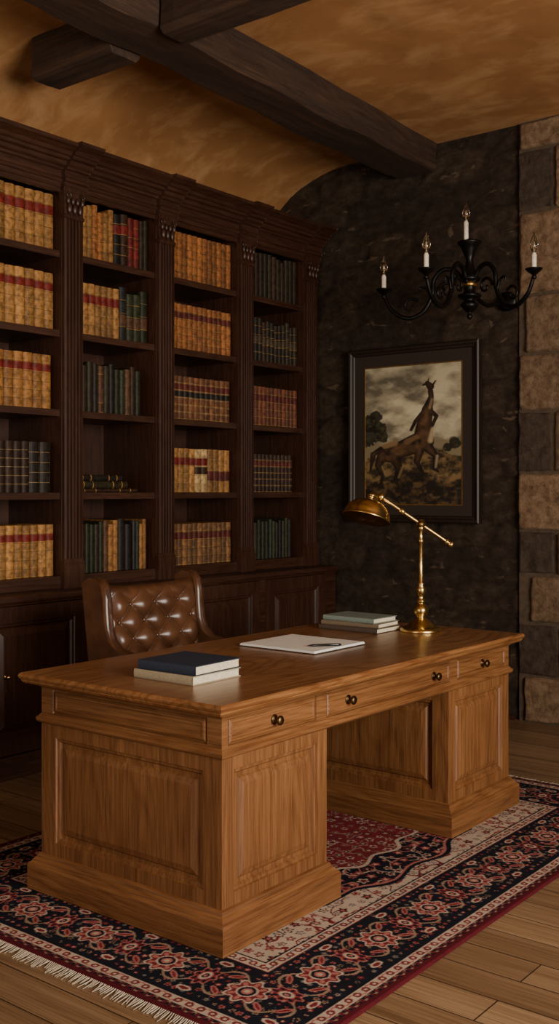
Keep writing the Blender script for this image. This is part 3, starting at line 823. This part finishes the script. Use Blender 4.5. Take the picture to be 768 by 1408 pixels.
def below(line,w): return np.clip(.5+(Bq-line)/w,0,1)
g=below(108+7*np.sin(A/18)+8*(f2-.5),2.5); blend(g,c_((142,128,96)))
g=below(124+9*np.sin(A/25+2)+12*(f2-.5),3); C=C*(1-g[...,None])+(c_((56,44,28))+(c_((140,112,72))-c_((56,44,28)))*np.clip((f2*.7+f3*.3-.42)*5,0,1)[...,None])*g[...,None]
g=below(160+8*np.sin(A/14),5)*.85; C=C*(1-g[...,None])+(c_((30,23,16))+(c_((96,70,42))-c_((30,23,16)))*np.clip((f2*.6+f3*.4-.48)*5,0,1)[...,None])*g[...,None]
for cx_,cy_,r_ in ((4,80,14),(14,72,10),(20,88,11),(6,98,18),(24,100,9),(122,112,9),(112,118,7)):
    d=np.hypot(A-cx_,(Bq-cy_))-r_*(.45+.5*f2+.45*f3); m__=smooth(d,1.5)*.95
    C=C*(1-m__[...,None])+(c_((30,28,18))+(c_((74,66,40))-c_((30,28,18)))*np.clip((f3-.5)*4,0,1)[...,None])*m__[...,None]
def cap(p,q,r0,r1):
    ax0,ay0=p;bx_,by_=q; vx,vy=bx_-ax0,by_-ay0
    t=np.clip(((A-ax0)*vx+(Bq-ay0)*vy)/(vx*vx+vy*vy+1e-6),0,1)
    return np.hypot(A-ax0-vx*t,Bq-ay0-vy*t)-(r0+(r1-r0)*t)
fig=[((34,124),(52,119),14,12),((52,119),(80,108),12,15),((80,108),(82,86),14,11),((82,86),(86,64),10,7.5),((86,64),(91,46),7,3.6),((91,46),(90,38),3.6,3.6),((90,32),(86,27),5,3.5),((86,27),(80,29),2.2,1.2),((93,30),(97,24),1.6,.8),((86,27),(88,20),1.5,.6),
((26,126),(18,142),9,4.5),((18,142),(25,157),4.2,2.8),((25,157),(21,173),2.6,2),((21,173),(26,175),2.2,1.4),
((40,128),(48,148),9,4.5),((48,148),(42,164),3.8,2.6),((42,164),(47,172),2.4,2.2),
((84,114),(97,130),8,4.2),((97,130),(95,148),3.6,2.4),((95,148),(100,152),2.4,1.6),
((76,118),(72,138),7,4),((72,138),(80,154),3.2,2.2),((80,154),(86,155),2.2,1.4),
((22,118),(11,126),3.5,3.5),((11,126),(7,150),4,1.2),
((88,64),(98,74),3.6,2.6),((98,74),(92,88),2.6,2.2),((82,66),(70,80),3.6,2.8),((70,80),(64,92),2.6,2.0)]
D=np.full(A.shape,99.)
for f in fig: D=np.minimum(D,cap(*f))
fm=smooth(D,1.0)
hl=np.clip((-D)/8,0,1)
fc=c_((24,16,11))+(c_((124,88,56))-c_((24,16,11)))*(hl*np.clip((f2*.7+f3*.3-.25)*2,0,1))[...,None]
C=C*(1-fm[...,None])+fc*fm[...,None]
for p,q,r0,r1,cc in (((90,108),(93,92),3.5,2.5,(200,174,134)),((89,62),(92,50),1.6,1.2,(168,138,102)),((28,114),(42,110),4,4,(156,122,84)),((58,109),(72,102),4,3,(126,94,62)),((99,130),(97,146),1.4,.8,(194,166,132)),((52,146),(47,160),1.2,.8,(156,128,92)),((24,144),(28,156),1.2,.8,(156,128,92))):
    blend(smooth(cap(p,q,r0,r1),3)*.85,c_(cc))
P=np.stack([px0+U*(px1-px0),np.full(U.shape,yw-.0065),pz0+Vv*(pz1-pz0)],-1)
grid_object('painted_canvas',P,C*.9,mat_paint,PF)

# ------------------------------------------------------------------ chandelier
HB=Vector((-2.909,5.45,0)); CD=empty('wrought_iron_chandelier',(HB.x,HB.y,2.6))
zc=2.57
mb=MB()
pf=[(0,2.385),(.010,2.392),(.018,2.405),(.012,2.418),(.007,2.424),(.026,2.436),(.046,2.458),(.053,2.474),(.035,2.49),(.026,2.498),(.058,2.510),(.068,2.520),(.068,2.53),(.036,2.54),(.032,2.56),(.036,2.575),(.036,2.60),(.060,2.612),(.064,2.622),(.052,2.64),(.036,2.665),(.025,2.70),(.020,2.735),(.030,2.76),(.044,2.79),(.052,2.81),(.068,2.825),(.070,2.835),(.032,2.84),(.022,2.85),(0,2.85)]
mb.lathe(pf,Matrix.Translation(HB),24)
def arm(l,f):
    d=(RR_*l+FF_*f); r=d.length; d.normalize()
    def q(a,z): return HB+d*(a*r/.5)+UP*(zc+z)
    mb.tube([q(.03,.02),q(.08,.10),q(.15,.115),q(.205,.06),q(.215,-.03),q(.27,-.125),q(.36,-.155),q(.45,-.105),q(.495,-.02),q(.5,.0)],[.014,.014,.013,.013,.013,.014,.014,.012,.010,.010],10)
    sp=[q(.13+(.055-.005*t)*math.cos(t*.75)*1.0,-.01+(.055-.005*t)*math.sin(t*.75)) for t in range(10)]
    mb.tube(sp,[.010-.0005*t for t in range(10)],8,0,4)
    sp=[q(.34+(.05-.0045*t)*math.cos(-t*.75+2.6),-.085+(.05-.0045*t)*math.sin(-t*.75+2.6)) for t in range(10)]
    mb.tube(sp,[.009-.0005*t for t in range(10)],8,0,4)
    mb.tube([q(.22,-.05),q(.245,.01),q(.285,.02),q(.28,-.015)],[.008,.008,.006,.004],8)
    e_=q(.5,0); mb.lathe([(.008,-.01),(.018,0),(.034,.012),(.046,.024),(.047,.028),(.032,.022),(.016,.024),(.015,.034),(0,.034)],Matrix.Translation(e_),20)
    mb.ball(e_+UP*-.018,.014)
    return e_+UP*.028
ends=[arm(-.476,.18),arm(-.305,-.40),arm(.275,-.40)]
ends.append(HB+RR_*-.02+UP*2.838)
mb.tube([HB+UP*2.55,(HB.x,HB.y+.2,2.50),(HB.x,HB.y+.35,2.53),(HB.x,YF-.05,2.56)],[.012,.012,.012,.014],10)
mb.lathe([(.06,0),(.06,.008),(.045,.014),(.02,.02),(0,.022)],Matrix.Translation((HB.x,YF-.035,2.56))@Matrix.Rotation(math.pi/2,4,'X'),20)
mb.build('iron_frame',[mat_iron],CD)
mb=MB(); mb.lathe([(.037,2.574),(.044,2.578),(.044,2.60),(.037,2.604)],Matrix.Translation(HB),24); mb.build('gilt_collar',[mat_gold],CD)
mc=MB();mg=MB();mf=MB()
for i,p in enumerate(ends):
    h=.075 if i<3 else .11
    mc.lathe([(.0135,0),(.0135,h),(.010,h+.003),(0,h+.003)],Matrix.Translation(p),16)
    q=Matrix.Translation(p+UP*(h+.003))
    mg.lathe([(.009,0),(.012,.012),(.021,.032),(.0245,.048),(.021,.066),(.013,.088),(.005,.112),(0,.125)],q,20)
    mg.lathe([(.0078,0),(.0105,.013),(.0198,.033),(.0233,.048),(.0198,.065),(.0118,.087),(.0040,.109),(0,.119)],q,20)
    mf.lathe([(.003,.0),(.002,.03),(.0028,.04),(.0028,.055),(.001,.062),(0,.062)],q,8)
    mc.lathe([(.010,-.001),(.010,.006),(.0085,.008)],q,12)
mc.build('candle_sleeves',[mat_candle],CD); mg.build('flame_bulbs',[mat_glass],CD); mf.build('filaments',[mat_fil],CD)

# ------------------------------------------------------------------ lights, world, camera
def area(name,loc,rot,sx,sy,p,col):
    l=bpy.data.lights.new(name,'AREA'); l.shape='RECTANGLE'; l.size=sx; l.size_y=sy; l.energy=p; l.color=col
    o=bpy.data.objects.new(name,l); o.location=loc; o.rotation_euler=rot; bpy.context.scene.collection.objects.link(o); return o
area('window_daylight_right',(XR+.05,1.8,1.75),(0,math.radians(90),0),1.8,2.7,400,(1,.93,.82))
area('added_fill_back',(-2.3,YB-.05,1.7),(math.radians(90),0,0),2.1,1.5,52,(1,.93,.83))  # added fill lamp behind the camera, brightens faces turned toward the back wall
w=bpy.data.worlds.new('World'); bpy.context.scene.world=w; w.use_nodes=True
bg=w.node_tree.nodes['Background']; bg.inputs['Color'].default_value=(1,.95,.88,1); bg.inputs['Strength'].default_value=.4
cam=bpy.data.cameras.new('camera'); co=bpy.data.objects.new('camera',cam); bpy.context.scene.collection.objects.link(co)
cam.sensor_fit='VERTICAL'; cam.sensor_height=36; cam.lens=1450*36/1408; cam.shift_y=-29/1408; cam.clip_start=.05
co.location=(0,0,1.40); co.rotation_euler=(math.radians(90),0,math.atan2(.6198,.7848))
bpy.context.scene.camera=co
